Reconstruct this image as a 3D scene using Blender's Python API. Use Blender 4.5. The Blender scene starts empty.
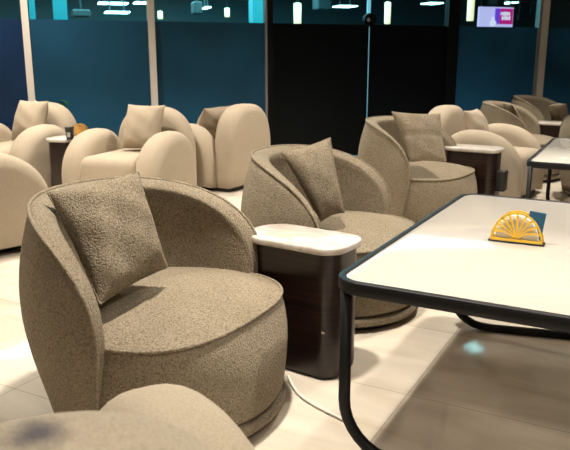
import bpy, bmesh, math, random
from mathutils import Vector, Matrix
random.seed(4)
sc = bpy.context.scene
col = sc.collection
PI = math.pi

# ------------------------------------------------------------------ view
sc.view_settings.view_transform = 'Standard'
sc.view_settings.look = 'None'
sc.view_settings.gamma = 1
sc.view_settings.use_curve_mapping = False
sc.view_settings.exposure = 0.02
sc.cycles.use_denoising = True
sc.cycles.max_bounces = 8
sc.cycles.sample_clamp_indirect = 6

CAM_H = 1.15
PITCH = math.radians(13.6)
FPX = 690.0
cd = bpy.data.cameras.new('camera')
cam = bpy.data.objects.new('camera', cd)
col.objects.link(cam)
cam.location = (0, 0, CAM_H)
cam.rotation_euler = (PI / 2 - PITCH, 0, 0)
cd.sensor_width = 36
cd.lens = FPX / 570 * 36
cd.clip_start = 0.02
cd.dof.use_dof = True
cd.dof.focus_distance = 2.45
cd.dof.aperture_fstop = 9
sc.camera = cam

def ray(x, y):
    dx = (x - 285) / FPX
    dy = (225 - y) / FPX
    return Vector((dx, math.cos(PITCH) + dy * math.sin(PITCH), -math.sin(PITCH) + dy * math.cos(PITCH)))

def at_z(x, y, z):
    d = ray(x, y)
    return Vector((0, 0, CAM_H)) + d * ((z - CAM_H) / d.z)

# ------------------------------------------------------------------ materials
def new_mat(name):
    m = bpy.data.materials.new(name)
    m.use_nodes = True
    nt = m.node_tree
    return m, nt, nt.nodes['Principled BSDF']

def N(nt, t, **kw):
    n = nt.nodes.new(t)
    for k, v in kw.items():
        setattr(n, k, v)
    return n

def plain(name, rgb, rough=.5, metal=0, spec=.5, emit=None, es=0, coat=0):
    m, nt, b = new_mat(name)
    # a faint procedural unevenness in the finish
    tc = N(nt, 'ShaderNodeTexCoord')
    no = N(nt, 'ShaderNodeTexNoise')
    no.inputs['Scale'].default_value = 30
    nt.links.new(tc.outputs['Object'], no.inputs['Vector'])
    mr = N(nt, 'ShaderNodeMapRange')
    mr.inputs['To Min'].default_value = max(0.0, rough - .04)
    mr.inputs['To Max'].default_value = min(1.0, rough + .04)
    nt.links.new(no.outputs['Fac'], mr.inputs['Value'])
    nt.links.new(mr.outputs['Result'], b.inputs['Roughness'])
    b.inputs['Base Color'].default_value = (*rgb, 1)
    b.inputs['Metallic'].default_value = metal
    b.inputs['Specular IOR Level'].default_value = spec
    b.inputs['Coat Weight'].default_value = coat
    if emit:
        b.inputs['Emission Color'].default_value = (*emit, 1)
        b.inputs['Emission Strength'].default_value = es
    return m

def boucle(name, dark, light, scale=120, bump=.9, dist=.006):
    m, nt, b = new_mat(name)
    L = nt.links.new
    tc = N(nt, 'ShaderNodeTexCoord')
    no = N(nt, 'ShaderNodeTexNoise')
    no.inputs['Scale'].default_value = scale * .45
    no.inputs['Detail'].default_value = 3
    L(tc.outputs['Object'], no.inputs['Vector'])
    mixv = N(nt, 'ShaderNodeMixRGB')
    mixv.inputs['Fac'].default_value = .012
    L(tc.outputs['Object'], mixv.inputs['Color1'])
    L(no.outputs['Color'], mixv.inputs['Color2'])
    vo = N(nt, 'ShaderNodeTexVoronoi')
    vo.feature = 'SMOOTH_F1'
    vo.inputs['Scale'].default_value = scale
    vo.inputs['Smoothness'].default_value = .5
    L(mixv.outputs['Color'], vo.inputs['Vector'])
    big = N(nt, 'ShaderNodeTexNoise')
    big.inputs['Scale'].default_value = 7
    big.inputs['Detail'].default_value = 4
    L(tc.outputs['Object'], big.inputs['Vector'])
    add = N(nt, 'ShaderNodeMath', operation='MULTIPLY_ADD')
    L(big.outputs['Fac'], add.inputs[0])
    add.inputs[1].default_value = .35
    L(vo.outputs['Distance'], add.inputs[2])
    cr = N(nt, 'ShaderNodeValToRGB')
    cr.color_ramp.elements[0].position = .25
    cr.color_ramp.elements[0].color = (*light, 1)
    cr.color_ramp.elements[1].position = .95
    cr.color_ramp.elements[1].color = (*dark, 1)
    L(add.outputs[0], cr.inputs['Fac'])
    L(cr.outputs['Color'], b.inputs['Base Color'])
    b.inputs['Roughness'].default_value = .95
    b.inputs['Specular IOR Level'].default_value = .15
    b.inputs['Sheen Weight'].default_value = .25
    b.inputs['Sheen Roughness'].default_value = .5
    b.inputs['Sheen Tint'].default_value = (*light, 1)
    bp = N(nt, 'ShaderNodeBump')
    bp.invert = True
    bp.inputs['Strength'].default_value = bump
    bp.inputs['Distance'].default_value = dist
    L(vo.outputs['Distance'], bp.inputs['Height'])
    L(bp.outputs['Normal'], b.inputs['Normal'])
    return m

def marble(name, base, vein, rough, scale=2.0, coat=0):
    m, nt, b = new_mat(name)
    L = nt.links.new
    tc = N(nt, 'ShaderNodeTexCoord')
    no = N(nt, 'ShaderNodeTexNoise')
    no.inputs['Scale'].default_value = scale
    no.inputs['Detail'].default_value = 8
    no.inputs['Distortion'].default_value = 1.6
    L(tc.outputs['Object'], no.inputs['Vector'])
    cr = N(nt, 'ShaderNodeValToRGB')
    e = cr.color_ramp.elements
    e[0].position = .44; e[0].color = (*base, 1)
    e[1].position = .56; e[1].color = (*base, 1)
    k = e.new(.5); k.color = (*vein, 1)
    L(no.outputs['Fac'], cr.inputs['Fac'])
    L(cr.outputs['Color'], b.inputs['Base Color'])
    b.inputs['Roughness'].default_value = rough
    b.inputs['Coat Weight'].default_value = coat
    return m

def floor_mat():
    m, nt, b = new_mat('polished_cream_marble_tile')
    L = nt.links.new
    geo = N(nt, 'ShaderNodeNewGeometry')
    sep = N(nt, 'ShaderNodeSeparateXYZ')
    rot = N(nt, 'ShaderNodeVectorRotate', rotation_type='Z_AXIS')
    rot.inputs['Angle'].default_value = math.radians(28.4)
    L(geo.outputs['Position'], rot.inputs['Vector'])
    L(rot.outputs['Vector'], sep.inputs['Vector'])
    masks = []
    for ax, off, size in (('X', -.677, 1.25), ('Y', 2.155, .625)):
        a = N(nt, 'ShaderNodeMath', operation='SUBTRACT'); a.inputs[1].default_value = off - size * 20 - size / 2
        L(sep.outputs[ax], a.inputs[0])
        d = N(nt, 'ShaderNodeMath', operation='DIVIDE'); d.inputs[1].default_value = size
        L(a.outputs[0], d.inputs[0])
        f = N(nt, 'ShaderNodeMath', operation='FRACT'); L(d.outputs[0], f.inputs[0])
        s = N(nt, 'ShaderNodeMath', operation='SUBTRACT'); s.inputs[1].default_value = .5
        L(f.outputs[0], s.inputs[0])
        ab = N(nt, 'ShaderNodeMath', operation='ABSOLUTE'); L(s.outputs[0], ab.inputs[0])
        lt = N(nt, 'ShaderNodeMath', operation='LESS_THAN'); lt.inputs[1].default_value = .0011 / size
        L(ab.outputs[0], lt.inputs[0])
        masks.append(lt)
    mx = N(nt, 'ShaderNodeMath', operation='MAXIMUM')
    L(masks[0].outputs[0], mx.inputs[0]); L(masks[1].outputs[0], mx.inputs[1])
    no = N(nt, 'ShaderNodeTexNoise')
    no.inputs['Scale'].default_value = 2.2
    no.inputs['Detail'].default_value = 7
    no.inputs['Distortion'].default_value = 1.2
    mp = N(nt, 'ShaderNodeMapping')
    mp.inputs['Scale'].default_value = (.5, 1.9, 1)
    L(rot.outputs['Vector'], mp.inputs['Vector'])
    L(mp.outputs['Vector'], no.inputs['Vector'])
    cr = N(nt, 'ShaderNodeValToRGB')
    e = cr.color_ramp.elements
    e[0].position = .3; e[0].color = (.54, .465, .37, 1)
    e[1].position = .62; e[1].color = (.70, .63, .525, 1)
    L(no.outputs['Fac'], cr.inputs['Fac'])
    mix = N(nt, 'ShaderNodeMixRGB')
    mix.inputs['Color2'].default_value = (.22, .18, .14, 1)
    L(cr.outputs['Color'], mix.inputs['Color1'])
    L(mx.outputs[0], mix.inputs['Fac'])
    L(mix.outputs['Color'], b.inputs['Base Color'])
    b.inputs['Roughness'].default_value = .055
    b.inputs['Specular IOR Level'].default_value = .6
    return m

def veneer():
    m, nt, b = new_mat('dark_macassar_veneer')
    L = nt.links.new
    tc = N(nt, 'ShaderNodeTexCoord')
    mp = N(nt, 'ShaderNodeMapping')
    mp.inputs['Scale'].default_value = (1.5, 1.5, 60)
    L(tc.outputs['Object'], mp.inputs['Vector'])
    no = N(nt, 'ShaderNodeTexNoise')
    no.inputs['Scale'].default_value = 2
    no.inputs['Detail'].default_value = 5
    L(mp.outputs['Vector'], no.inputs['Vector'])
    cr = N(nt, 'ShaderNodeValToRGB')
    e = cr.color_ramp.elements
    e[0].position = .35; e[0].color = (.004, .0022, .002, 1)
    e[1].position = .75; e[1].color = (.032, .011, .008, 1)
    L(no.outputs['Fac'], cr.inputs['Fac'])
    L(cr.outputs['Color'], b.inputs['Base Color'])
    b.inputs['Roughness'].default_value = .28
    return m

def film(name, rgb, rough=.32, spec=.3):
    m, nt, b = new_mat(name)
    L = nt.links.new
    tc = N(nt, 'ShaderNodeTexCoord')
    no = N(nt, 'ShaderNodeTexNoise')
    no.inputs['Scale'].default_value = 1.3
    no.inputs['Detail'].default_value = 1
    L(tc.outputs['Object'], no.inputs['Vector'])
    cr = N(nt, 'ShaderNodeValToRGB')
    e = cr.color_ramp.elements
    e[0].position = .3; e[0].color = (*[c * .7 for c in rgb], 1)
    e[1].position = .7; e[1].color = (*[c * 1.2 for c in rgb], 1)
    L(no.outputs['Fac'], cr.inputs['Fac'])
    L(cr.outputs['Color'], b.inputs['Base Color'])
    b.inputs['Roughness'].default_value = rough
    b.inputs['Specular IOR Level'].default_value = spec
    return m

def glass_mat():
    m = bpy.data.materials.new('clear_glass')
    m.use_nodes = True
    nt = m.node_tree
    nt.nodes.clear()
    out = N(nt, 'ShaderNodeOutputMaterial')
    tr = N(nt, 'ShaderNodeBsdfTransparent')
    tr.inputs['Color'].default_value = (.82, .93, .93, 1)
    gl = N(nt, 'ShaderNodeBsdfGlossy')
    gl.inputs['Roughness'].default_value = .01
    gl.inputs['Color'].default_value = (.9, .95, .95, 1)
    mx = N(nt, 'ShaderNodeMixShader')
    mx.inputs['Fac'].default_value = .06
    nt.links.new(tr.outputs[0], mx.inputs[1])
    nt.links.new(gl.outputs[0], mx.inputs[2])
    nt.links.new(mx.outputs[0], out.inputs['Surface'])
    return m

def emissive(name, rgb, s):
    return plain(name, tuple(min(1, c) for c in rgb), .5, emit=rgb, es=s)

M = {}
DARK_SPOT = (-.362, -.056, .748)  # centre of the dark spot, in the backrest's own coordinates
M['cream_spotted'] = boucle('cream_boucle_spotted', (.345, .285, .21), (.45, .38, .288), 260, .35, .002)
def add_dark_spot(m, c, r):
    nt = m.node_tree; L = nt.links.new
    b = nt.nodes['Principled BSDF']
    src = b.inputs['Base Color'].links[0].from_socket
    tc = N(nt, 'ShaderNodeTexCoord')
    no = N(nt, 'ShaderNodeTexNoise'); no.inputs['Scale'].default_value = 45
    L(tc.outputs['Object'], no.inputs['Vector'])
    vm = N(nt, 'ShaderNodeVectorMath', operation='DISTANCE'); vm.inputs[1].default_value = c
    L(tc.outputs['Object'], vm.inputs[0])
    ad = N(nt, 'ShaderNodeMath', operation='MULTIPLY_ADD'); ad.inputs[1].default_value = -.03
    L(no.outputs['Fac'], ad.inputs[0]); L(vm.outputs['Value'], ad.inputs[2])
    mr = N(nt, 'ShaderNodeMapRange'); mr.inputs['From Min'].default_value = r * .2 - .015; mr.inputs['From Max'].default_value = r - .015
    mr.inputs['To Min'].default_value = .85; mr.inputs['To Max'].default_value = 0
    L(ad.outputs[0], mr.inputs['Value'])
    mx = N(nt, 'ShaderNodeMixRGB'); mx.inputs['Color2'].default_value = (.05, .05, .07, 1)
    L(mr.outputs['Result'], mx.inputs['Fac']); L(src, mx.inputs['Color1'])
    L(mx.outputs['Color'], b.inputs['Base Color'])
add_dark_spot(M['cream_spotted'], DARK_SPOT, .042)
M['taupe'] = boucle('taupe_boucle', (.155, .124, .083), (.335, .282, .205), 190, .7, .004)
M['taupe_pip'] = boucle('taupe_boucle_piping', (.155, .124, .083), (.335, .282, .205), 170, .5, .003)
M['cream'] = boucle('cream_boucle', (.345, .285, .21), (.45, .38, .288), 260, .35, .002)
M['cream_pillow'] = boucle('cream_pillow_cloth', (.33, .27, .195), (.42, .35, .26), 240, .35, .002)
M['black_plastic'] = plain('black_plastic', (.012, .011, .010), .5)
M['black_metal'] = plain('black_powder_coat', (.005, .005, .006), .5, 0, .25)
M['table_white'] = marble('glossy_white_table_top', (.52, .48, .425), (.50, .46, .405), .1, 1.2)
M['marble'] = marble('white_marble', (.60, .56, .51), (.50, .43, .37), .18, 3.0)
M['veneer'] = veneer()
M['floor'] = floor_mat()
M['wall'] = plain('beige_wall_paint', (.30, .25, .20), .8)
M['ceiling'] = plain('ceiling_paint', (.22, .20, .18), .9)
M['mullion'] = plain('cream_painted_post', (.66, .61, .54), .5)
M['grey_post'] = plain('grey_metal_post', (.22, .23, .25), .45)
M['dark_frame'] = plain('dark_door_frame', (.004, .005, .006), .5, 0, .12)
M['film_backlit_navy'] = film('frosted_film_backlit_navy', (.006, .026, .075))  # hall light from behind the film is put into its colour
M['film_backlit_teal'] = film('frosted_film_backlit_teal', (.010, .066, .125))  # teal glow behind these panels, put into the film colour
M['film_backlit_blue'] = film('frosted_film_backlit_blue', (.016, .095, .20))  # bluer light behind the right panels, put into the film colour
M['film_black'] = film('frosted_black_film', (.003, .0045, .0055), .3, .14)
M['glass'] = glass_mat()
M['yellow'] = plain('yellow_plastic', (.95, .60, .05), .35)
M['gold'] = plain('ochre_plastic', (.62, .33, .05), .35)
M['napkin'] = plain('white_paper', (.85, .80, .74), .8)
M['blue_paper'] = plain('blue_packet_paper', (.012, .10, .20), .45)
M['cable'] = plain('white_cable_sleeve', (.78, .72, .64), .45)
M['cup'] = plain('black_cup', (.012, .011, .011), .4)
M['cup_label'] = plain('grey_cup_label', (.35, .37, .38), .5)
M['leaf'] = plain('green_leaf', (.03, .26, .05), .5)
M['stem'] = plain('dark_green_stem', (.02, .07, .02), .6)
M['bloom'] = plain('cream_bloom', (.75, .66, .52), .6)
M['pot'] = plain('dark_pot', (.03, .03, .03), .5)
M['hall_teal'] = plain('teal_hall_wall', (.014, .07, .085), .6)
M['hall_dark'] = plain('dark_hall_surface', (.012, .03, .035), .5)
M['hall_cyan'] = plain('cyan_hall_column', (.015, .25, .29), .45)
M['scuff'] = plain('pale_scuff', (.5, .42, .34), .7)
M['blue_mark'] = plain('blue_grey_mark', (.06, .07, .10), .9)
M['tube'] = emissive('cool_light_tube', (.55, .95, 1.0), 9)
M['strip'] = emissive('teal_glow', (.25, .62, .75), .9)
M['pendant'] = emissive('warm_pendant_glow', (1.0, .86, .52), 1.25)
M['lamp'] = emissive('downlight_glow', (1.0, .86, .66), 6)
M['screen_lilac'] = emissive('lilac_screen', (.70, .58, .98), .95)
M['screen_violet'] = emissive('violet_screen', (.20, .06, .75), .9)
M['screen_magenta'] = emissive('magenta_screen', (.62, .008, .22), .95)
M['screen_white'] = emissive('white_screen', (.92, .86, 1.0), .95)

# ------------------------------------------------------------------ helpers
def obj(name, bm, mat, parent=None, smooth=True, loc=None):
    me = bpy.data.meshes.new(name)
    bmesh.ops.recalc_face_normals(bm, faces=bm.faces)
    bm.to_mesh(me)
    bm.free()
    if smooth:
        for p in me.polygons:
            p.use_smooth = True
    me.materials.append(mat)
    o = bpy.data.objects.new(name, me)
    col.objects.link(o)
    if parent:
        o.parent = parent
    if loc is not None:
        o.location = loc
    return o

def sharp(o, deg=35):
    """flat faces keep their edges"""
    me = o.data
    bm = bmesh.new(); bm.from_mesh(me)
    for e in bm.edges:
        e.smooth = not (len(e.link_faces) == 2 and e.calc_face_angle(0) > math.radians(deg))
    bm.to_mesh(me); bm.free()
    return o

def tag(o, label, cat, group=None):
    o['label'] = label
    o['category'] = cat
    if group:
        o['group'] = group
    return o

def struct(o):
    o['kind'] = 'structure'
    return o

def thing(name, label, cat, loc=(0, 0, 0), rz=0, group=None):
    o = bpy.data.objects.new(name, None)
    o.empty_display_size = .1
    col.objects.link(o)
    o.location = loc
    o.rotation_euler = (0, 0, rz)
    return tag(o, label, cat, group)

def dup(root, loc, rz, label, group=None):
    r = root.copy(); col.objects.link(r)
    r.location = loc; r.rotation_euler = (0, 0, rz)
    r['label'] = label
    if group: r['group'] = group
    for ch in list(root.children):
        c = ch.copy(); col.objects.link(c); c.parent = r
        for g in list(ch.children):
            d = g.copy(); col.objects.link(d); d.parent = c
    return r

def grid(bm, rows, closed_u=False, closed_v=False):
    """rows: list of lists of points -> quads"""
    V = [[bm.verts.new(p) for p in r] for r in rows]
    nu, nv = len(V), len(V[0])
    for i in range(nu if closed_u else nu - 1):
        for j in range(nv if closed_v else nv - 1):
            f = [V[i][j], V[i][(j + 1) % nv], V[(i + 1) % nu][(j + 1) % nv], V[(i + 1) % nu][j]]
            try:
                bm.faces.new(f)
            except ValueError:
                pass
    return V

def tube(bm, pts, r, seg=8, closed=False):
    pts = [Vector(p) for p in pts]
    n = len(pts)
    rows = []
    up = None
    for i, p in enumerate(pts):
        a = pts[(i - 1) % n] if (closed or i > 0) else p
        b = pts[(i + 1) % n] if (closed or i < n - 1) else p
        t = (b - a)
        if t.length < 1e-9: t = Vector((0, 0, 1))
        t.normalize()
        if up is None:
            up = Vector((0, 0, 1)) if abs(t.z) < .9 else Vector((1, 0, 0))
        s = t.cross(up)
        if s.length < 1e-6: s = t.cross(Vector((1, 0, 0)))
        s.normalize(); up = s.cross(t).normalized()
        rows.append([p + s * (r * math.cos(2 * PI * k / seg)) + up * (r * math.sin(2 * PI * k / seg)) for k in range(seg)])
    V = grid(bm, rows, closed_u=closed, closed_v=True)
    if not closed:
        bm.faces.new(V[0]); bm.faces.new(list(reversed(V[-1])))

def box(bm, x0, x1, y0, y1, z0, z1, bevel=0, seg=2):
    r = bmesh.ops.create_cube(bm, size=1)
    for v in r['verts']:
        v.co = Vector(((x0 + x1) / 2 + v.co.x * (x1 - x0), (y0 + y1) / 2 + v.co.y * (y1 - y0), (z0 + z1) / 2 + v.co.z * (z1 - z0)))
    if bevel:
        es = list({e for v in r['verts'] for e in v.link_edges})
        bmesh.ops.bevel(bm, geom=es, offset=bevel, segments=seg, affect='EDGES', profile=.5)

def loops(bm, rings, cap0=True, cap1=True):
    V = grid(bm, rings, closed_v=True)
    if cap0: bm.faces.new(V[0])
    if cap1: bm.faces.new(list(reversed(V[-1])))
    return V

def lathe(bm, prof, seg=32):
    loops(bm, [[(r * math.cos(2 * PI * k / seg), r * math.sin(2 * PI * k / seg), z) for k in range(seg)] for r, z in prof])

def rrect(x0, x1, y0, y1, r, n=8):
    pts = []
    for cx, cy, a0 in ((x1 - r, y1 - r, 0), (x0 + r, y1 - r, 90), (x0 + r, y0 + r, 180), (x1 - r, y0 + r, 270)):
        for k in range(n + 1):
            a = math.radians(a0 + 90 * k / n)
            pts.append((cx + r * math.cos(a), cy + r * math.sin(a)))
    return pts

def spow(v, e):
    return math.copysign(abs(v) ** e, v)

# ------------------------------------------------------------------ the tub chair (bouclé swivel chair)
Q = dict(thm=1.8096, z0=.7221, p=3.0976, q=3.9239, e=1.0489, k=.5365)
ZK = [.04, .2, .36, .52, .74]
RK = [.3803, .4167, .4453, .443, .3904]
def Rz(z):
    out = 0
    for i in range(5):
        t = RK[i]
        for j in range(5):
            if j != i: t *= (z - ZK[j]) / (ZK[i] - ZK[j])
        out += t
    return out
ZE = .07
def shell_top(u):
    s = spow(math.sin(u), 2 / Q['p'])
    return s, ZE + (Q['z0'] - ZE) * max(0.0, math.cos(u)) ** (2 / Q['q'])
def shell_pt(s, z, din=0):
    th = s * (Q['thm'] + Q['k'] * (z - .4) * abs(s) ** 4)
    R = Rz(z) - din
    return Vector((-R * math.cos(th) * Q['e'], R * math.sin(th), z))

def shell_mesh():
    bm = bmesh.new()
    rows = []
    NU = 110
    for i in range(NU + 1):
        u = -PI / 2 + PI * i / NU
        s, zt = shell_top(u)
        c = max(0, math.cos(u))
        t = .020 + .058 * c ** .6
        row = []
        for j in range(15):
            z = ZE - .01 + (zt - ZE + .01) * j / 14
            row.append(shell_pt(s, z))
        h = .007 * min(1, c * 2.5)
        for j in range(1, 9):
            a = j / 8
            p = shell_pt(s, zt, t * a)
            p.z = zt + h * math.sin(PI * a ** .75) - .02 * min(1, c * 2.5) * a ** 2.5
            row.append(p)
        zin = min(.30, zt - .02)
        zi0 = zt - .02 * min(1, c * 2.5)
        for j in range(1, 13):
            z = zi0 + (zin - zi0) * j / 12
            row.append(shell_pt(s, z, t + .012 * math.sin(PI * j / 12)))
        rows.append(row)
    grid(bm, rows, closed_v=True)
    bmesh.ops.remove_doubles(bm, verts=bm.verts, dist=.0008)
    return bm

def shell_piping():
    bm = bmesh.new()
    pts = []
    for i in range(121):
        u = -PI / 2 * .985 + PI * .985 * i / 120
        s, zt = shell_top(u)
        p = shell_pt(s, zt)
        p.z += .004
        pts.append(p)
    tube(bm, pts, .0062, 8)
    return bm

SA, SB, SO, SN, SZ = .3936, .3284, -.0099, 2.7827, .3686
def seat_top(t, f=1.0):
    """plan outline of the seat cushion's piped edge; t = 0 is the front"""
    c, s = math.cos(t), math.sin(t)
    if c >= 0:
        return Vector((SO + SB * abs(c) ** (2 / SN) * f, SA * spow(s, 2 / SN) * f, 0))
    return Vector((SO + .37 * c * f, SA * spow(s, 2 / SN) * f * (1 - .10 * abs(c)), 0))
def seat_mesh():
    bm = bmesh.new()
    NT = 96
    ts = [2 * PI * k / NT for k in range(NT)]
    rings = []
    for z, g, bulge in ((.072, .0, -.016), (.085, .02, -.004), (.13, .08, .004), (.18, .22, .012), (.23, .42, .018), (.28, .64, .018), (.33, .86, .010), (.355, .97, .002)):
        ring = []
        for t in ts:
            a = seat_top(t)
            rr = .378 if math.cos(t) > -.1 else .355
            b = Vector((rr * math.cos(t), rr * math.sin(t), 0))
            p = b.lerp(a, g)
            p += p.normalized() * (bulge if math.cos(t) > -.2 else 0)
            ring.append((p.x, p.y, z))
        rings.append(ring)
    for f in (1.0, .97, .9, .8, .66, .5, .34, .18, .06):
        z = SZ + .048 * (1 - f ** 3.0) + .004 * (1 - f)
        rings.append([(*seat_top(t, f).xy, z) for t in ts])
    loops(bm, rings)
    return bm
def seat_piping():
    bm = bmesh.new()
    pts = []
    for k in range(91):
        t = -PI * .62 + 2 * PI * .62 * k / 90
        p = seat_top(t, 1.004)
        pts.append((p.x, p.y, SZ))
    tube(bm, pts, .0062, 8)
    return bm

def make_tub(label, loc, rz, group):
    t = thing('tub_chair', label, 'armchair', loc, rz, group)
    sh = obj('backrest', shell_mesh(), M['taupe'], t)
    obj('piping', shell_piping(), M['taupe_pip'], sh)
    st = obj('seat', seat_mesh(), M['taupe'], t)
    obj('piping', seat_piping(), M['taupe_pip'], st)
    bm = bmesh.new()
    lathe(bm, [(.36, .026), (.374, .029), (.382, .038), (.383, .052), (.378, .062), (.365, .068)], 72)
    obj('base_band', bm, M['taupe'], t)
    bm = bmesh.new()
    lathe(bm, [(.335, .0), (.34, .002), (.34, .03)], 64)
    obj('swivel_plinth', bm, M['black_plastic'], t)
    return t

TUBG = 'taupe boucle tub chairs'
TUB = [((-.3807, 2.1522), -.4959, 'large taupe boucle tub chair in the foreground, square cushion leaning on its left arm'),
       ((.2598, 3.1353), -.4709, 'taupe tub chair behind the nearest marble topped side table, partly hidden by the white table'),
       ((.9840, 4.8727), -.6014, 'taupe tub chair before the dark glass doors, its cushion seamed across the middle'),
       ((2.3520, 6.7900), -.4550, 'taupe tub chair behind the right hand cream armchair, a thin cushion inside its arm'),
       ((3.0100, 7.9000), -.6500, 'farthest taupe tub chair, in front of the rightmost cream post'),
       ((2.7750, 5.8000), 1.15, 'tub chair cut off by the right edge, behind the second black framed table')]
(x, y), rz, lab = TUB[0]
tub0 = make_tub(lab, (x, y, 0), rz, TUBG)
for (x, y), rz, lab in TUB[1:]:
    dup(tub0, (x, y, 0), rz, lab, TUBG)

# ------------------------------------------------------------------ the rounded cream armchair
def slab(af, ar, top, zs, n, th, r, z0=.035, NT=40, puff=.012):
    """upright puffy slab in the XZ plane, thickness along Y; af/ar = reach in +x / -x"""
    bm = bmesh.new()
    def outline(i):
        pts = []
        for k in range(NT + 1):
            a = PI * k / NT
            c, s = math.cos(a), math.sin(a)
            A = (af if c >= 0 else ar) - i
            pts.append((spow(c, 2 / n) * A, zs + (top - i - zs) * abs(s) ** (2 / n)))
        zb = z0 + i * .25
        for k in range(1, 4):
            pts.append((-(ar - i * 1.0) + .0 , zs + (zb - zs) * k / 3))
        for k in range(1, 6):
            pts.append((-(ar - i) + (af + ar - 2 * i) * k / 6, zb))
        for k in range(3):
            pts.append((af - i, zb + (zs - zb) * k / 3))
        return pts
    cx, cz = (af - ar) / 2, (top + z0) / 2
    o_r = outline(r)
    def shrunk(f, y):
        return [(cx + (x - cx) * f, y, cz + (z - cz) * f) for x, z in o_r]
    rings = []
    h = th / 2
    side = []
    K = 7
    for k in range(K + 1):
        a = PI / 2 * k / K
        side.append((h - r + r * math.sin(a) if r < h else h * math.sin(a), r * (1 - math.cos(a))))
    for f in (.08, .4, .75):
        rings.append(shrunk(f, -(h + puff * (1 - f * f))))
    for y, i in reversed(side):
        rings.append([(x, -y, z) for x, z in outline(i)])
    for y, i in side[0 if r < h else 1:]:
        rings.append([(x, y, z) for x, z in outline(i)])
    for f in (.75, .4, .08):
        rings.append(shrunk(f, h + puff * (1 - f * f)))
    loops(bm, rings)
    return bm

AW = .335
def make_lounge(label, loc, rz, group):
    t = thing('rounded_armchair', label, 'armchair', loc, rz, group)
    for s in (-1, 1):
        bm = slab(.41, .30, .585, .20, 2.25, .24, .10)
        bmesh.ops.translate(bm, verts=bm.verts, vec=(0, s * AW, 0))
        obj('armrest', bm, M['cream'], t)
    bm = slab(.355, .355, .75, .30, 2.7, .22, .08)
    bmesh.ops.rotate(bm, verts=bm.verts, cent=(0, 0, 0), matrix=Matrix.Rotation(PI / 2, 3, 'Z'))
    bmesh.ops.translate(bm, verts=bm.verts, vec=(-.37, 0, 0))
    obj('backrest', bm, M['cream'], t)
    bm = bmesh.new()
    box(bm, -.30, .43, -.245, .245, .05, .40, .075, 6)
    for v in bm.verts:
        if v.co.z > .3:
            v.co.z += .018 * (1 - (v.co.y / .25) ** 2)
    obj('seat', bm, M['cream'], t)
    bm = bmesh.new()
    box(bm, -.43, .36, -.34, .34, 0, .05, .01, 1)
    obj('plinth', bm, M['black_plastic'], t, smooth=False)
    return t
LG = 'rounded cream armchairs'
D = math.radians
LOUNGE = [((-1.24, 5.62), D(250), 'rounded cream armchair facing the camera before the second cream post, a cushion propped in it'),
          ((-2.41, 6.21), D(246), 'rounded cream armchair at the far left beside the dark side table, cushion in its corner'),
          ((-.70, 6.47), D(151), 'rounded cream armchair with its back turned to us, left of the dark glass doors'),
          ((-2.05, 4.22), D(46), 'rounded cream armchair cut off by the left edge, only one broad arm showing'),
          ((1.72, 5.90), D(-34), 'rounded cream armchair on the right, behind the side table with a black socket box'),
          ((-.461, .894), D(118.6), 'blurred pale armchair at the bottom edge, closest to the camera')]
(x, y), rz, lab = LOUNGE[0]
lounge0 = make_lounge(lab, (x, y, 0), rz, LG)
for (x, y), rz, lab in LOUNGE[1:]:
    L_ = dup(lounge0, (x, y, 0), rz, lab, LG)
    if y < 2:                       # the nearest one: a little taller in the back, with a dark spot in its colour
        L_.scale = (.972, .972, .972)
        for c in L_.children:
            if c.name.startswith('backrest'):
                c.scale = (1, 1, 1.086)
                c.data = c.data.copy()
                c.data.materials[0] = M['cream_spotted']
    elif x < -1.9 and y < 5:
        L_.scale = (1.06, 1.06, 1.06)

# ------------------------------------------------------------------ cushions
def pillow(name, label, corners, th, mat, piped=True, wrinkle=.006, seed=1, seam=False, group='scatter cushions'):
    """corners: TL, TR, BR, BL in world space seen from the front"""
    TL, TR, BR, BL = [Vector(c) for c in corners]
    cen = (TL + TR + BR + BL) / 4
    nrm = ((TR - BL).cross(TL - BR)).normalized()
    if nrm.dot(Vector((0, 0, CAM_H)) - cen) < 0: nrm = -nrm
    rnd = random.Random(seed)
    ph = [rnd.uniform(0, 6) for _ in range(6)]
    n = 26
    def P(u, v, sgn):
        # pinch the edges inwards between the corners
        uu = u * (1 - .055 * (1 - u * u * 0) * (1 - v * v) * abs(u) ** 2)
        vv = v * (1 - .055 * (1 - u * u) * abs(v) ** 2)
        a, b = (uu + 1) / 2, (vv + 1) / 2
        p = (BL * (1 - a) + BR * a) * (1 - b) + (TL * (1 - a) + TR * a) * b
        w = (max(0, 1 - abs(u) ** 2.4) * max(0, 1 - abs(v) ** 2.4)) ** .5
        k = th / 2 * w
        e = math.sin(7 * u + 3 * v + ph[0]) * math.sin(5 * v - 2 * u + ph[1]) + .5 * math.sin(13 * v + 3 * math.sin(4 * u) + ph[2]) * max(0, -v)
        k += wrinkle * e * min(1, w * 1.5)
        if seam:
            k -= .020 * math.exp(-((v - .0) / .07) ** 2) * min(1, w * 2)
        return p + nrm * (k * sgn)
    bm = bmesh.new()
    us = [math.sin(PI / 2 * (2 * i / n - 1)) for i in range(n + 1)]
    front = [[P(u, v, 1) for u in us] for v in us]
    back = [[P(u, v, -1) for u in us] for v in us]
    grid(bm, front); grid(bm, back)
    bmesh.ops.remove_doubles(bm, verts=bm.verts, dist=.0006)
    for v in bm.verts: v.co -= cen
    o = obj(name, bm, mat, loc=cen)
    tag(o, label, 'cushion', group)
    if piped:
        bm = bmesh.new()
        e = [P(-1, v, 0) for v in us] + [P(u, 1, 0) for u in us][1:] + [P(1, v, 0) for v in reversed(us)][1:] + [P(u, -1, 0) for u in reversed(us)][1:-1]
        tube(bm, [p - cen for p in e], .004, 6, closed=True)
        obj('seam_edge', bm, mat, o)
    return o

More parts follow.
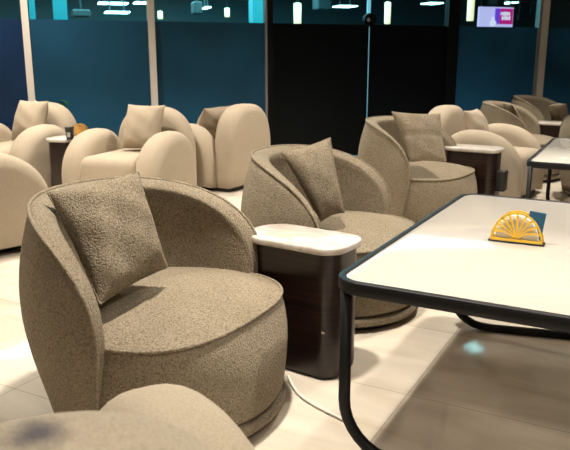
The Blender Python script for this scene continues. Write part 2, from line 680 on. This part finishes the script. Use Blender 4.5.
def pil_px(name, label, px, zs, th, mat, **kw):
    return pillow(name, label, [at_z(x, y, z) for (x, y), z in zip(px, zs)], th, mat, **kw)

pil_px('cushion', 'square taupe boucle cushion leaning in the foreground tub chair',
       [(48, 193), (138, 172), (167, 267), (100, 304)], (.75, .80, .49, .46), .175, M['taupe'], seed=3, wrinkle=.007)
pil_px('cushion', 'square taupe cushion standing in the tub chair behind the marble topped side table',
       [(281, 152), (330, 138), (344, 212), (321, 221)], (.75, .81, .49, .46), .15, M['taupe'], seed=5, wrinkle=.003)
pil_px('cushion', 'taupe cushion with a seam across its middle in the tub chair before the dark doors',
       [(392, 112), (440, 114), (446, 161), (409, 162)], (.80, .79, .50, .49), .14, M['taupe'], seed=7, seam=True)
def in_chair(c, rz, y0, y1, zt, zb, xt=-.17, xb=-.03):
    """four corners of a cushion leaning on a chair's back, viewer's left edge first"""
    def P(x, y, z): return (c[0] + x * math.cos(rz) - y * math.sin(rz), c[1] + x * math.sin(rz) + y * math.cos(rz), z)
    return [P(xt, y0, zt), P(xt, y1, zt), P(xb, y1, zb), P(xb, y0, zb)]
pillow('cushion', 'beige cushion in the armchair facing us before the cream post',
       in_chair((-1.24, 5.62), D(250), -.11, .23, .775, .43, -.14, .0), .19, M['cream_pillow'], seed=9)
pillow('cushion', 'beige cushion in the corner of the far left armchair beside the small dark table',
       in_chair((-2.41, 6.21), D(246), -.06, .27, .775, .43, -.14, .0), .19, M['cream_pillow'], seed=11)
pillow('cushion', 'cream cushion inside the armchair on the right behind the socket box table',
       in_chair((1.72, 5.90), D(-34), -.20, .12, .72, .42, -.14, .0), .16, M['cream'], seed=13)
pillow('cushion', 'beige cushion peeping out past the back of the armchair turned away from us',
       in_chair((-.70, 6.47), D(151), .22, -.20, .71, .42, -.10, .04), .16, M['cream_pillow'], seed=15)
pil_px('cushion', 'thin taupe cushion inside the arm of the tub chair behind the right cream armchair',
       [(503, 103), (512, 105), (526, 130), (515, 132)], (.72, .72, .46, .45), .10, M['taupe'], seed=17)
pil_px('cushion', 'taupe cushion in the farthest tub chair beside the cream post on the right',
       [(548, 106), (566, 104), (571, 122), (552, 122)], (.66, .68, .45, .44), .12, M['taupe'], seed=19)

# ------------------------------------------------------------------ side tables
D_ = math.radians
def make_side(label, loc, rz, group):
    """long narrow table; local +x end is the round front end, origin under that end"""
    t = thing('side_table', label, 'side table', loc, rz, group)
    bm = bmesh.new()
    def ring(i, z):
        pts = []
        for cx, cy, r, a0 in ((-.085, .128 - .085, .085, 0), (-.44 + .12, .008, .12, 90), (-.44 + .12, -.008, .12, 180), (-.085, -.128 + .085, .085, 270)):
            r = max(.01, r - i)
            for k in range(10):
                a = D_(a0 + 90 * k / 9)
                pts.append((cx + r * math.cos(a), cy + r * math.sin(a), z))
        return pts
    loops(bm, [ring(.02, .012), ring(.018, .03), ring(.018, .480)])
    sharp(obj('body', bm, M['veneer'], t))
    bm = bmesh.new()
    loops(bm, [ring(.03, 0), ring(.03, .013)])
    sharp(obj('plinth', bm, M['black_plastic'], t))
    bm = bmesh.new()
    loops(bm, [ring(.006, .480), ring(.001, .484), ring(.0, .489), ring(.0, .500), ring(.002, .505), ring(.008, .507)])
    sharp(obj('marble_top', bm, M['marble'], t), 60)
    return t
SG = 'dark side tables with marble tops'
side0 = make_side('dark wood side table with white marble top between the two nearest tub chairs', (.244, 2.378, 0), D(-34), SG)
bm = bmesh.new()
box(bm, -.006, .006, -.0006, .0006, -.004, .004)
s_ = obj('scuff', bm, M['scuff'], side0, False, loc=(-.055, -.1105, .19))
t3 = None
t3 = dup(side0, (1.59, 5.03, 0), D(-32), 'dark wood side table with a black socket box on its end', SG)
for c in list(t3.children):
    if c.name.startswith('scuff'): bpy.data.objects.remove(c)
bm = bmesh.new()
box(bm, 0, .065, -.05, .05, .20, .35, .006, 2)
obj('socket_box', bm, M['black_plastic'], t3, loc=(-.018, -.02, 0))['label'] = 'black plastic socket box on the table end'
t4 = dup(side0, (2.98, 7.07, 0), D(-30), 'dark side table between the two farthest taupe tub chairs', SG)
t2 = dup(side0, (-1.885, 5.64, 0), D(249), 'dark side table between the two cream armchairs on the left, holding a black cup', SG)
for t in (t4, t2):
    for c in list(t.children):
        if c.name.startswith('scuff'): bpy.data.objects.remove(c)

# cable
bm = bmesh.new()
cp = [at_z(x, y, .0065) for x, y in ((288, 376), (290, 380), (293, 386), (298, 393), (305, 399), (313, 404), (322, 409), (332, 414), (342, 419), (350, 424))]
pts = []
for i in range(len(cp) - 1):
    for k in range(4):
        a = k / 4
        p0, p1, p2, p3 = cp[max(0, i - 1)], cp[i], cp[i + 1], cp[min(len(cp) - 1, i + 2)]
        pts.append(.5 * ((2 * p1) + (p2 - p0) * a + (2 * p0 - 5 * p1 + 4 * p2 - p3) * a * a + (3 * p1 - p0 - 3 * p2 + p3) * a ** 3))
tube(bm, pts, .0055, 8)
tag(obj('power_cable', bm, M['cable']), 'white power cable on the floor from the side table to the table leg', 'cable')

# ------------------------------------------------------------------ long white tables
TH = .55
def make_table(label, loc, rz, group, lx, ly):
    """near left corner at the local origin; +x runs along the long side, +y away"""
    t = thing('low_table', label, 'table', loc, rz, group)
    bm = bmesh.new()
    R = .085
    def rg(i, z): return [(x, y, z) for x, y in rrect(i, lx - i, i, ly - i, max(.01, R - i), 8)]
    loops(bm, [rg(.022, TH - .028), rg(.022, TH - .004), rg(.024, TH - .002)])
    sharp(obj('table_top', bm, M['table_white'], t), 50)
    bm = bmesh.new()
    rows = [rg(.026, TH - .036), rg(.003, TH - .038), rg(.0, TH - .034), rg(.0, TH - .003), rg(.003, TH), rg(.020, TH), rg(.0235, TH - .003), rg(.026, TH - .036)]
    grid(bm, rows, closed_v=True)
    bmesh.ops.remove_doubles(bm, verts=bm.verts, dist=.0001)
    sharp(obj('rim', bm, M['black_metal'], t), 50)
    return t
def sled(parent, ax, ay, bx, by, r=.0175, R=.16):
    bm = bmesh.new()
    A, B = Vector((ax, ay, 0)), Vector((bx, by, 0))
    d = (B - A).normalized()
    Ln = (B - A).length
    pts = []
    zt, zb = TH - .03, r
    pts.append(A + Vector((0, 0, zt)))
    for k in range(9):
        a = PI / 2 * k / 8
        pts.append(A + d * (R - R * math.cos(a)) + Vector((0, 0, zb + R - R * math.sin(a))))
    half = list(pts)
    for p in reversed(half):
        q = p - A
        s = q.dot(d)
        pts.append(A + d * (Ln - s) + Vector((0, 0, q.z)))
    tube(bm, pts, r, 10)
    return obj('leg_frame', bm, M['black_metal'], parent)
tab_rz = D(-28.6)
WT = 'low white tables with black tube frames'
tab = make_table('large white topped table with black tube frame in the right foreground', (.122, 1.84, 0), tab_rz, WT, 1.7, 1.46)
Mi = Matrix.Rotation(-tab_rz, 3, 'Z')
def to_tab(p): 
    q = Mi @ (Vector((p[0], p[1], 0)) - Vector((.122, 1.84, 0)))
    return q.x, q.y
sled(tab, .040, .036, 1.64, .036)
a = to_tab((.722, 2.838)); b = to_tab((1.95, 2.50))
sled(tab, a[0], a[1], b[0], b[1])
tab2 = thing('low_table', 'second white topped table with thin black legs at the right edge', 'table', (1.435, 4.10, 0), D(-27), WT)
for c in list(tab.children):
    if c.name.startswith(('table_top', 'rim')):
        d = c.copy(); col.objects.link(d); d.parent = tab2
sled(tab2, .03, .03, 1.66, .03, .0145, .12)
sled(tab2, .02, 1.22, 1.66, 1.22, .0145, .12)

# ------------------------------------------------------------------ napkin holder
def fan_plate(w=.084, h=.100, t=.003):
    """openwork half-round fan plate in the XZ plane, base at z=0"""
    bm = bmesh.new()
    def strip(pl, pr):
        rows = []
        for a, b in zip(pl, pr):
            rows.append([(a[0], -t / 2, a[1]), (b[0], -t / 2, b[1]), (b[0], t / 2, b[1]), (a[0], t / 2, a[1])])
        V = grid(bm, rows, closed_v=True)
        bm.faces.new(V[0]); bm.faces.new(list(reversed(V[-1])))
    n = 40
    out = [(w * math.cos(PI * k / n), h * math.sin(PI * k / n)) for k in range(n + 1)]
    inn = [((w - .006) * math.cos(PI * k / n), max(0.0, (h - .006) * math.sin(PI * k / n))) for k in range(n + 1)]
    strip(out, inn)
    strip([(-w, -.002), (w, -.002)], [(-w, .009), (w, .009)])
    for i, ang in enumerate((14, 32, 50, 68, 90, 112, 130, 148, 166)):
        a = D(ang)
        L, R_ = [], []
        for k in range(13):
            f = k / 12
            rr = .006 + f * ((w - .004) - .006)
            bend = a + (D(90) - a) * .38 * (1 - f) 
            c = Vector((rr * math.cos(bend), .006 + rr * math.sin(bend) * (h / w)))
            wd = .0014 + .0026 * f
            nx, ny = -math.sin(bend), math.cos(bend)
            L.append((c.x + nx * wd, c.y + ny * wd)); R_.append((c.x - nx * wd, c.y - ny * wd))
        strip(L, R_)
    return bm
def make_holder(label, loc, rz, mat, group):
    t = thing('napkin_holder', label, 'napkin holder', loc, rz, group)
    f = obj('front_plate', fan_plate(), mat, t, False, loc=(0, -.017, .004))
    obj('back_plate', fan_plate(), mat, t, False, loc=(0, .017, .004))
    bm = bmesh.new(); box(bm, -.090, .090, -.021, .021, 0, .004, .0015, 1)
    obj('base_plate', bm, M['black_metal'], t, False)
    return t
nl, nr = at_z(491, 240.5, TH), at_z(541, 246, TH)
nc = (nl + nr) / 2
nrz = math.atan2((nr - nl).y, (nr - nl).x)
bk = Vector((-math.sin(nrz), math.cos(nrz), 0))
HG = 'fan shaped napkin holders'
hold = make_holder('yellow openwork fan napkin holder on the large white table', nc + bk * .018 + Vector((0, 0, .0003)), nrz, M['yellow'], HG)
bm = bmesh.new()
n = 30
rows = []
for y in (-.011, .008):
    rows.append([((.070) * math.cos(PI * k / n), y, .004 + .088 * math.sin(PI * k / n)) for k in range(n + 1)])
loops(bm, rows)
o = obj('napkin_stack', bm, M['napkin'], None, False, loc=nc + bk * .018 + Vector((0, 0, .0005)))
o.rotation_euler = (0, 0, nrz)
tag(o, 'white paper napkins held in the yellow fan holder', 'napkins')
bm = bmesh.new(); box(bm, -.026, .026, -.0018, .0018, -.045, .045)
o = obj('paper_packet', bm, M['blue_paper'], None, False, loc=nc + bk * .0294 + Vector((.055 * math.cos(nrz), .055 * math.sin(nrz), .061)))
o.rotation_euler = (0, D(6), nrz)
tag(o, 'dark blue paper packet tucked behind the napkins in the yellow holder', 'packet')

# black cup and second holder on the left side table
cp_ = at_z(70, 140.5, .507)
cup = thing('paper_cup', 'small black cup with grey label on the left side table', 'cup', (cp_.x - .02, cp_.y + .07, .5072))
bm = bmesh.new(); lathe(bm, [(.026, 0), (.028, .002), (.036, .092), (.038, .094), (.038, .1), (.034, .1), (.033, .095), (.026, .006)], 24)
obj('body', bm, M['cup'], cup)
bm = bmesh.new()
rows = []
for k in range(7):
    a = D(-115 + 50 * k / 6)
    rows.append([((.0275 + .008 * z / .092 + .0016) * math.cos(a), (.0275 + .008 * z / .092 + .0016) * math.sin(a), z) for z in (.022, .06)])
grid(bm, rows)
obj('cup_label', bm, M['cup_label'], cup)['label'] = 'grey printed label'
h2 = dup(hold, Vector((-1.735, 5.87, .5072)), D(-22), 'ochre fan napkin holder beside the black cup on the left side table', HG)
for c in h2.children:
    if 'plate' in c.name and not c.name.startswith('base'):
        c.data = c.data.copy(); c.data.materials[0] = M['gold']

# ------------------------------------------------------------------ plant behind the far left armchair
pl = thing('potted_plant', 'flowering plant with one pale bloom behind the far left armchair', 'plant', (-2.45, 6.99, 0))
bm = bmesh.new(); lathe(bm, [(.08, 0), (.085, .003), (.11, .2), (.115, .21), (.1, .21), (.095, .18)], 24)
obj('pot', bm, M['pot'], pl)
def local_ray(x, y, Y):
    d = ray(x, y); p = Vector((0, 0, CAM_H)) + d * (Y / d.y)
    return p - pl.location
tip = local_ray(38, 106, 6.99)
tip2 = local_ray(61, 102.5, 6.99)
bm = bmesh.new()
tube(bm, [Vector((0, 0, .15)), Vector((tip.x * .3, 0, .4)), Vector((tip.x, 0, tip.z - .05))], .006, 6)
tube(bm, [Vector((0, 0, .15)), Vector((tip2.x * .4, 0, .45)), Vector((tip2.x, 0, tip2.z - .05))], .006, 6)
obj('stem', bm, M['stem'], pl)
bm = bmesh.new()
rows = []
for k in range(9):
    f = k / 8
    r = .034 * math.sin(PI * (f * .86 + .06)) 
    rows.append([(tip.x - .02 * f + r * math.cos(2 * PI * j / 12) * (1 + .15 * math.cos(5 * 2 * PI * j / 12)), r * math.sin(2 * PI * j / 12), tip.z - .05 + .1 * f) for j in range(12)])
loops(bm, rows)
obj('bloom', bm, M['bloom'], pl)
for q in range(3):
    bm = bmesh.new()
    ang = D(100 * q + 10)
    L = []
    for k in range(9):
        f = k / 8
        w = .05 * math.sin(PI * min(1, f * .95 + .03))
        cx = tip2.x + (f - .4) * .12 * math.cos(ang) * (1 if q else 1); cy = (f - .4) * .12 * math.sin(ang)
        z = tip2.z - .03 + .05 * math.sin(PI * f) - .03 * q
        L.append([(cx - w * math.sin(ang), cy + w * math.cos(ang), z + .006), (cx, cy, z), (cx + w * math.sin(ang), cy - w * math.cos(ang), z + .006), (cx, cy, z - .003)])
    grid(bm, L, closed_v=True)
    obj('leaf', bm, M['leaf'], pl)

# ------------------------------------------------------------------ room
WANG = math.radians(18.7)
E1 = Vector((math.cos(WANG), math.sin(WANG), 0))      # along the glass wall, to the right
E2 = Vector((-math.sin(WANG), math.cos(WANG), 0))     # out into the hall
W0 = Vector((0, 8.0, 0))
P0 = -2.725                                            # first post, measured along the wall
PW = 1.235
def wall_empty(name, s, n=0, z=0):
    o = bpy.data.objects.new(name, None); col.objects.link(o)
    p = W0 + E1 * s + E2 * n
    o.location = (p.x, p.y, z); o.rotation_euler = (0, 0, WANG)
    return o
def wbox(name, mat, s0, s1, n0, n1, z0, z1, parent=None, bevel=0):
    """box in wall coordinates, its own origin at its centre"""
    bm = bmesh.new()
    hs, hn, hz = (s1 - s0) / 2, (n1 - n0) / 2, (z1 - z0) / 2
    box(bm, -hs, hs, -hn, hn, -hz, hz, bevel, 1)
    o = obj(name, bm, mat, None, False)
    c = W0 + E1 * ((s0 + s1) / 2) + E2 * ((n0 + n1) / 2)
    if parent:
        o.parent = parent
        pl_ = parent
        lc = c - Vector((pl_.location.x, pl_.location.y, 0))
        o.location = (lc.dot(E1), lc.dot(E2), (z0 + z1) / 2 - pl_.location.z)
    else:
        o.location = (c.x, c.y, (z0 + z1) / 2); o.rotation_euler = (0, 0, WANG)
    return o

S0, S1, NB = -4.6, 7.4, -11.2       # room extents along wall and back
CEIL = 2.85
FILM = 1.525
struct(wbox('floor', M['floor'], S0, S1, NB, .06, -.1, 0))
struct(wbox('ceiling', M['ceiling'], S0, S1, NB, .06, CEIL, CEIL + .1))
struct(wbox('wall_left', M['wall'], S0 - .1, S0, NB, .06, 0, CEIL))
struct(wbox('wall_right', M['wall'], S1, S1 + .1, NB, .06, 0, CEIL))
struct(wbox('wall_back', M['wall'], S0, S1, NB - .1, NB, 0, CEIL))

films = {-2: 'film_backlit_navy', -1: 'film_backlit_navy', 0: 'film_backlit_teal', 1: 'film_backlit_teal', 2: 'film_black', 3: 'film_black', 4: 'film_backlit_blue', 5: 'film_backlit_blue', 6: 'film_backlit_blue', 7: 'film_backlit_blue'}
for k in range(-2, 8):
    a, b = P0 + PW * k, P0 + PW * (k + 1)
    if b < S0: continue
    a = max(a, S0); b = min(b, S1)
    door = k in (2, 3)
    g0, g1 = a + (-.01 if k == 4 else .036), b + (.012 if k == 1 else -.026 if k != 4 else -.075)
    if k == 2: g0, g1 = a + .10, b + .048
    if k == 3: g0, g1 = a + .060, b - .16
    w = wall_empty(('door_%d' % (k - 1)) if door else ('window_%d' % (k + 3)), (g0 + g1) / 2)
    struct(w)
    wbox('frosted_film', M[films[k]], g0, g1, -.006, .006, .012, FILM, w)
    wbox('clear_pane', M['glass'], g0, g1, -.005, .005, FILM, CEIL - .001, w)
    if door:
        # half of the round lock on each leaf, above the film
        bm = bmesh.new()
        n = 20
        sg = -1 if k == 2 else 1
        for y0, y1, r in ((-.030, -.008, .075), (.008, .03, .075)):
            pts = [(sg * r * math.sin(PI * q / n), r * math.cos(PI * q / n)) for q in range(n + 1)]
            loops(bm, [[(x, y0, z) for x, z in pts], [(x, y1, z) for x, z in pts]])
        e = (g1 + .006 if k == 2 else g0 - .006)
        lk = obj('door_lock', bm, M['dark_frame'], w, False, loc=(e - (g0 + g1) / 2, 0, FILM + .055))
        lk['label'] = 'round dark lock plate'
        if k == 2:
            bm = bmesh.new()
            bmesh.ops.create_cone(bm, segments=16, radius1=.02, radius2=.02, depth=.012, cap_ends=True, matrix=Matrix.Rotation(PI / 2, 4, 'X'))
            obj('lock_cylinder', bm, M['grey_post'], lk, False, loc=(-.03, -.033, 0))
tn = 1
for k in range(-1, 8):
    s = P0 + PW * k
    if k == 3: continue
    if k == 2:
        struct(wbox('trim_%d' % tn, M['grey_post'], s + .012, s + .034, -.045, .045, 0, CEIL)); tn += 1
        struct(wbox('trim_%d' % tn, M['dark_frame'], s + .034, s + .10, -.05, .05, 0, CEIL))
    elif k == 4:
        struct(wbox('trim_%d' % tn, M['dark_frame'], s - .16, s - .01, -.05, .05, 0, CEIL))
    elif k == 5:
        struct(wbox('trim_%d' % tn, M['grey_post'], s - .075, s - .036, -.03, .05, 0, CEIL)); tn += 1
        struct(wbox('trim_%d' % tn, M['mullion'], s - .036, s + .045, -.06, .05, 0, CEIL))
    else:
        struct(wbox('trim_%d' % tn, M['mullion'], s - .028, s + .038, -.06, .05, 0, CEIL))
    tn += 1

# hall beyond the glass
HD = 16.0
HS0, HS1 = -11, 16
HC = 3.3
struct(wbox('floor', M['hall_dark'], HS0, HS1, .06, HD, -.1, -.005))
struct(wbox('ceiling', M['hall_dark'], HS0, HS1, .06, HD, HC, HC + .1))
struct(wbox('wall_far', M['hall_teal'], HS0, HS1, HD, HD + .1, 0, HC))
struct(wbox('wall_far', M['hall_dark'], HS0 - .1, HS0, .06, HD, 0, HC))
struct(wbox('wall_far', M['hall_dark'], HS1, HS1 + .1, .06, HD, 0, HC))
def hall_at(x, y, n):
    """point seen at pixel x,y lying n metres behind the glass"""
    d = ray(x, y); o = Vector((0, 0, CAM_H))
    t = (n - (o - W0).dot(E2)) / d.dot(E2)
    p = o + d * t
    return (p - W0).dot(E1), p.z
def hall_box(name, label, cat, mat, x0, x1, n, z0, z1, dn=.3, group=None):
    sa, _ = hall_at(x0, 20, n); sb, _ = hall_at(x1, 20, n)
    return tag(wbox(name, mat, sa, sb, n, n + dn, z0, z1), label, cat, group)
CG = 'columns in the hall behind the glass'
hall_box('hall_column', 'cyan column behind the glass just left of the dark doors', 'column', M['hall_cyan'], 253, 265, 6, -.005, HC, .3, CG)
hall_box('hall_column', 'broad cyan column behind the glass, beside the leftmost cream post', 'column', M['hall_cyan'], 54, 68, 6, -.005, HC, .4, CG)
hall_box('hall_column', 'narrow cyan column behind the glass right against the leftmost cream post', 'column', M['hall_cyan'], 30, 36, 6, -.005, HC, .2, CG)

# ------------------------------------------------------------------ lights
def area(name, loc, size, power, colr, rot=(0, 0, 0), shape='DISK', sy=None, spread=None):
    ld = bpy.data.lights.new(name, 'AREA')
    ld.shape = shape; ld.size = size
    if sy: ld.size_y = sy
    ld.energy = power; ld.color = colr
    if spread: ld.spread = math.radians(spread)
    o = bpy.data.objects.new(name, ld); col.objects.link(o)
    o.location = loc; o.rotation_euler = rot
    return o
WARM = (1.0, .915, .80)
lamp_pos = [(-.15, 2.2), (1.5, 3.6), (-1.6, 4.6), (.35, 5.9), (2.6, 6.4), (-2.3, 7.0 - .9), (.5, -1.0), (1.9, 1.2), (-2.7, 3.0)]
DG = 'recessed ceiling downlights'
first = None
for i, (x, y) in enumerate(lamp_pos):
    if first is None:
        first = thing('ceiling_downlight', 'round recessed downlight in the lounge ceiling', 'ceiling light', (x, y, CEIL), 0, DG)
        bm = bmesh.new(); lathe(bm, [(.09, 0), (.115, 0), (.115, -.008), (.09, -.012)], 32)
        obj('trim_ring', bm, M['mullion'], first)
        bm = bmesh.new(); lathe(bm, [(.0885, -.001), (.0885, -.006)], 32)
        obj('diffuser', bm, M['lamp'], first)
    else:
        dup(first, (x, y, CEIL), 0, first['label'], DG)
    area('downlight', (x, y, CEIL - .02),   .16, 44, WARM, spread=115)
area('ceiling_bounce', (0, 3.2, CEIL - .03), 5, 8, (1.0, .92, .82), shape='RECTANGLE', sy=7)

# hall lights
TG = 'light tubes on the hall ceiling'
def hanger(parent, s, n, z):
    wbox('hanger', M['hall_dark'], s - .015, s + .015, n - .015, n + .015, z, HC, parent)
def tube_light(x, y, n, ln, label):
    s, z = hall_at(x, y, n)
    z = min(z, HC - .02)
    t = wall_empty('light_tube', s, n, z)
    tag(t, label, 'ceiling light', TG)
    wbox('tube', M['tube'], s - ln / 2, s + ln / 2, n - .3, n + .3, z - .012, z + .012, t)
    if z < HC - .03:
        hanger(t, s - ln * .3, n, z + .012); hanger(t, s + ln * .3, n, z + .012)
tube_light(113, 3.5, 12, .75, 'upper cool light tube in the hall, left of the second cream post')
tube_light(117, 12.5, 10, .55, 'lower cool light tube in the hall, left of the second cream post')
tube_light(141, 3, 12, .35, 'short cool light tube in the hall tight against the second cream post')
tube_light(345, 6.5, 12, .55, 'cool light tube in the hall left of the round door lock')
tube_light(432, 3.5, 12, .45, 'cool light tube in the hall above the right hand door leaf')
tube_light(508, 3, 12, .35, 'cool light tube in the hall above the lilac screen')
tube_light(206, 8, 9, .12, 'small cool light far behind the second glass panel')
# three slim strips high behind the glass, mirrored in the floor
for i in range(3):
    o = wbox('light_strip', M['tube'], 3.40, 3.62, .80 + .16 * i, .86 + .16 * i, HC - .02, HC)
    tag(o, 'one of three slim light strips on the hall ceiling mirrored in the floor', 'ceiling light', 'slim strips on the hall ceiling')
sg_, _ = hall_at(368, 60, 1.2)  # glowing upright added so the door gap shows bright
tag(wbox('gap_glow_strip', M['strip'], sg_ - .02, sg_ + .02, 1.2, 1.24, -.005, HC), 'added glowing upright in the hall, standing in for hall light through the door gap', 'light')
PG = 'lit pendants in the hall'
def pendant(x, n, y0, y1, w, label):
    s, z1 = hall_at(x, y0, n); _, z0 = hall_at(x, y1, n)
    t = wall_empty('pendant_lamp', s, n, z0)
    tag(t, label, 'pendant lamp', PG)
    bm = bmesh.new(); lathe(bm, [(w * .8, 0), (w, .01), (w, z1 - z0 - .01), (w * .7, z1 - z0)], 20)
    obj('shade', bm, M['pendant'], t)
    bm = bmesh.new(); tube(bm, [(0, 0, z1 - z0), (0, 0, HC - z0)], .008, 6)
    obj('cord', bm, M['hall_dark'], t)
pendant(297.5, 5, 3, 24, .07, 'tall pale pendant lamp behind the left glass door')
pendant(388, 5, 2, 24, .06, 'tall pale pendant lamp behind the right glass door')
pendant(471.5, 5, -4, 21, .07, 'tall pale pendant lamp behind the glass left of the lilac screen')
pendant(160, 5, 11, 19, .045, 'small pale lamp behind the glass just right of the second cream post')
pendant(227, 6, 8, 17, .05, 'small warm lamp behind the second glass panel')

# dark fittings hung below the hall ceiling
BG = 'dark boxes hung in the hall'
for x0, x1, n, y0, y1, lab in ((72, 91, 9, 9, 17, 'dark box in the hall left of the two stacked light tubes'),
                              (194, 203, 9, 1, 14, 'dark box in the hall around the small light behind the second glass panel'),
                              (318, 332, 9, -4, 10, 'dark box in the hall left of the light tube behind the left glass door'),
                              (497, 505, 9, -5, 5, 'dark box in the hall just above the lilac screen')):
    sa, zt_ = hall_at(x0, y0, n); sb, zb_ = hall_at(x1, y1, n)
    if zt_ > HC - .3: zt_ = HC
    t = wall_empty('hanging_box', (sa + sb) / 2, n, zb_)
    tag(t, lab, 'box', BG)
    wbox('casing', M['hall_dark'], sa, sb, n, n + .4, zb_, zt_, t, .03)
    if zt_ < HC: hanger(t, (sa + sb) / 2, n + .2, zt_)

# screen in the hall
n = 8.0
s0, zt = hall_at(479.5, 6.5, n); s1, _ = hall_at(514, 6.5, n); zb = hall_at(497, 27.5, n)[1]
t = wall_empty('advertising_screen', (s0 + s1) / 2, n, zb)
tag(t, 'lit lilac and magenta advertising screen in the hall, seen through the right glass', 'screen')
W_, H_ = s1 - s0, zt - zb
def sbox(name, mat, a0, a1, b0, b1, y0, y1):
    bm = bmesh.new(); box(bm, (a0 - .5) * W_, (a1 - .5) * W_, y0, y1, b0 * H_, b1 * H_, .006, 1)
    return obj(name, bm, mat, t, False)
hanger(t, s0 + .08, n + .03, zt); hanger(t, s1 - .08, n + .03, zt)
sbox('screen_panel', M['screen_lilac'], 0, 1, 0, 1, 0, .06)
sbox('violet_field', M['screen_violet'], .46, .62, .17, .93, -.004, .001)
sbox('magenta_field', M['screen_magenta'], .60, .985, .17, .93, -.005, .001)
bm = bmesh.new()
rng = random.Random(8)
for row, (x0, x1, z0) in enumerate(((.62, .90, .58), (.66, .95, .36))):
    x = x0
    while x < x1 - .03:
        w = rng.uniform(.035, .055)
        box(bm, (x - .5) * W_, (x + w - .5) * W_, -.009, -.004, (z0 + rng.uniform(0, .03)) * H_, (z0 + .17 + rng.uniform(0, .05)) * H_)
        x += w + .012
obj('lettering', bm, M['screen_white'], t, False)
bm = bmesh.new()
loops(bm, [[((.42 + .09 * math.cos(2 * PI * k / 20) * (1 if math.sin(2 * PI * k / 20) < .3 else .5) - .5) * W_, y, (.28 + .24 * math.sin(2 * PI * k / 20)) * H_) for k in range(20)] for y in (-.006, .0005)])
obj('white_shape', bm, M['screen_white'], t, False)
n = 8.2
s0, z1 = hall_at(519, 14, n); s1, z0 = hall_at(533, 20, n)
t = wall_empty('sign_panel', (s0 + s1) / 2, n, z0)
tag(t, 'dark sign panel in the hall right of the lilac screen', 'panel')
wbox('panel', M['hall_dark'], s0, s1, n, n + .08, z0, z1, t)
hanger(t, s0 + .05, n + .04, z1); hanger(t, s1 - .05, n + .04, z1)

CY = (.35, .9, 1.0)
p = W0 + E1 * 0 + E2 * 8
area('hall_light', (p.x, p.y, HC - .05), 8, 2200, CY, (0, 0, WANG), 'RECTANGLE', 10)

# world
w = bpy.data.worlds.new('world'); sc.world = w
w.use_nodes = True
w.node_tree.nodes['Background'].inputs['Color'].default_value = (.02, .025, .03, 1)
w.node_tree.nodes['Background'].inputs['Strength'].default_value = .3
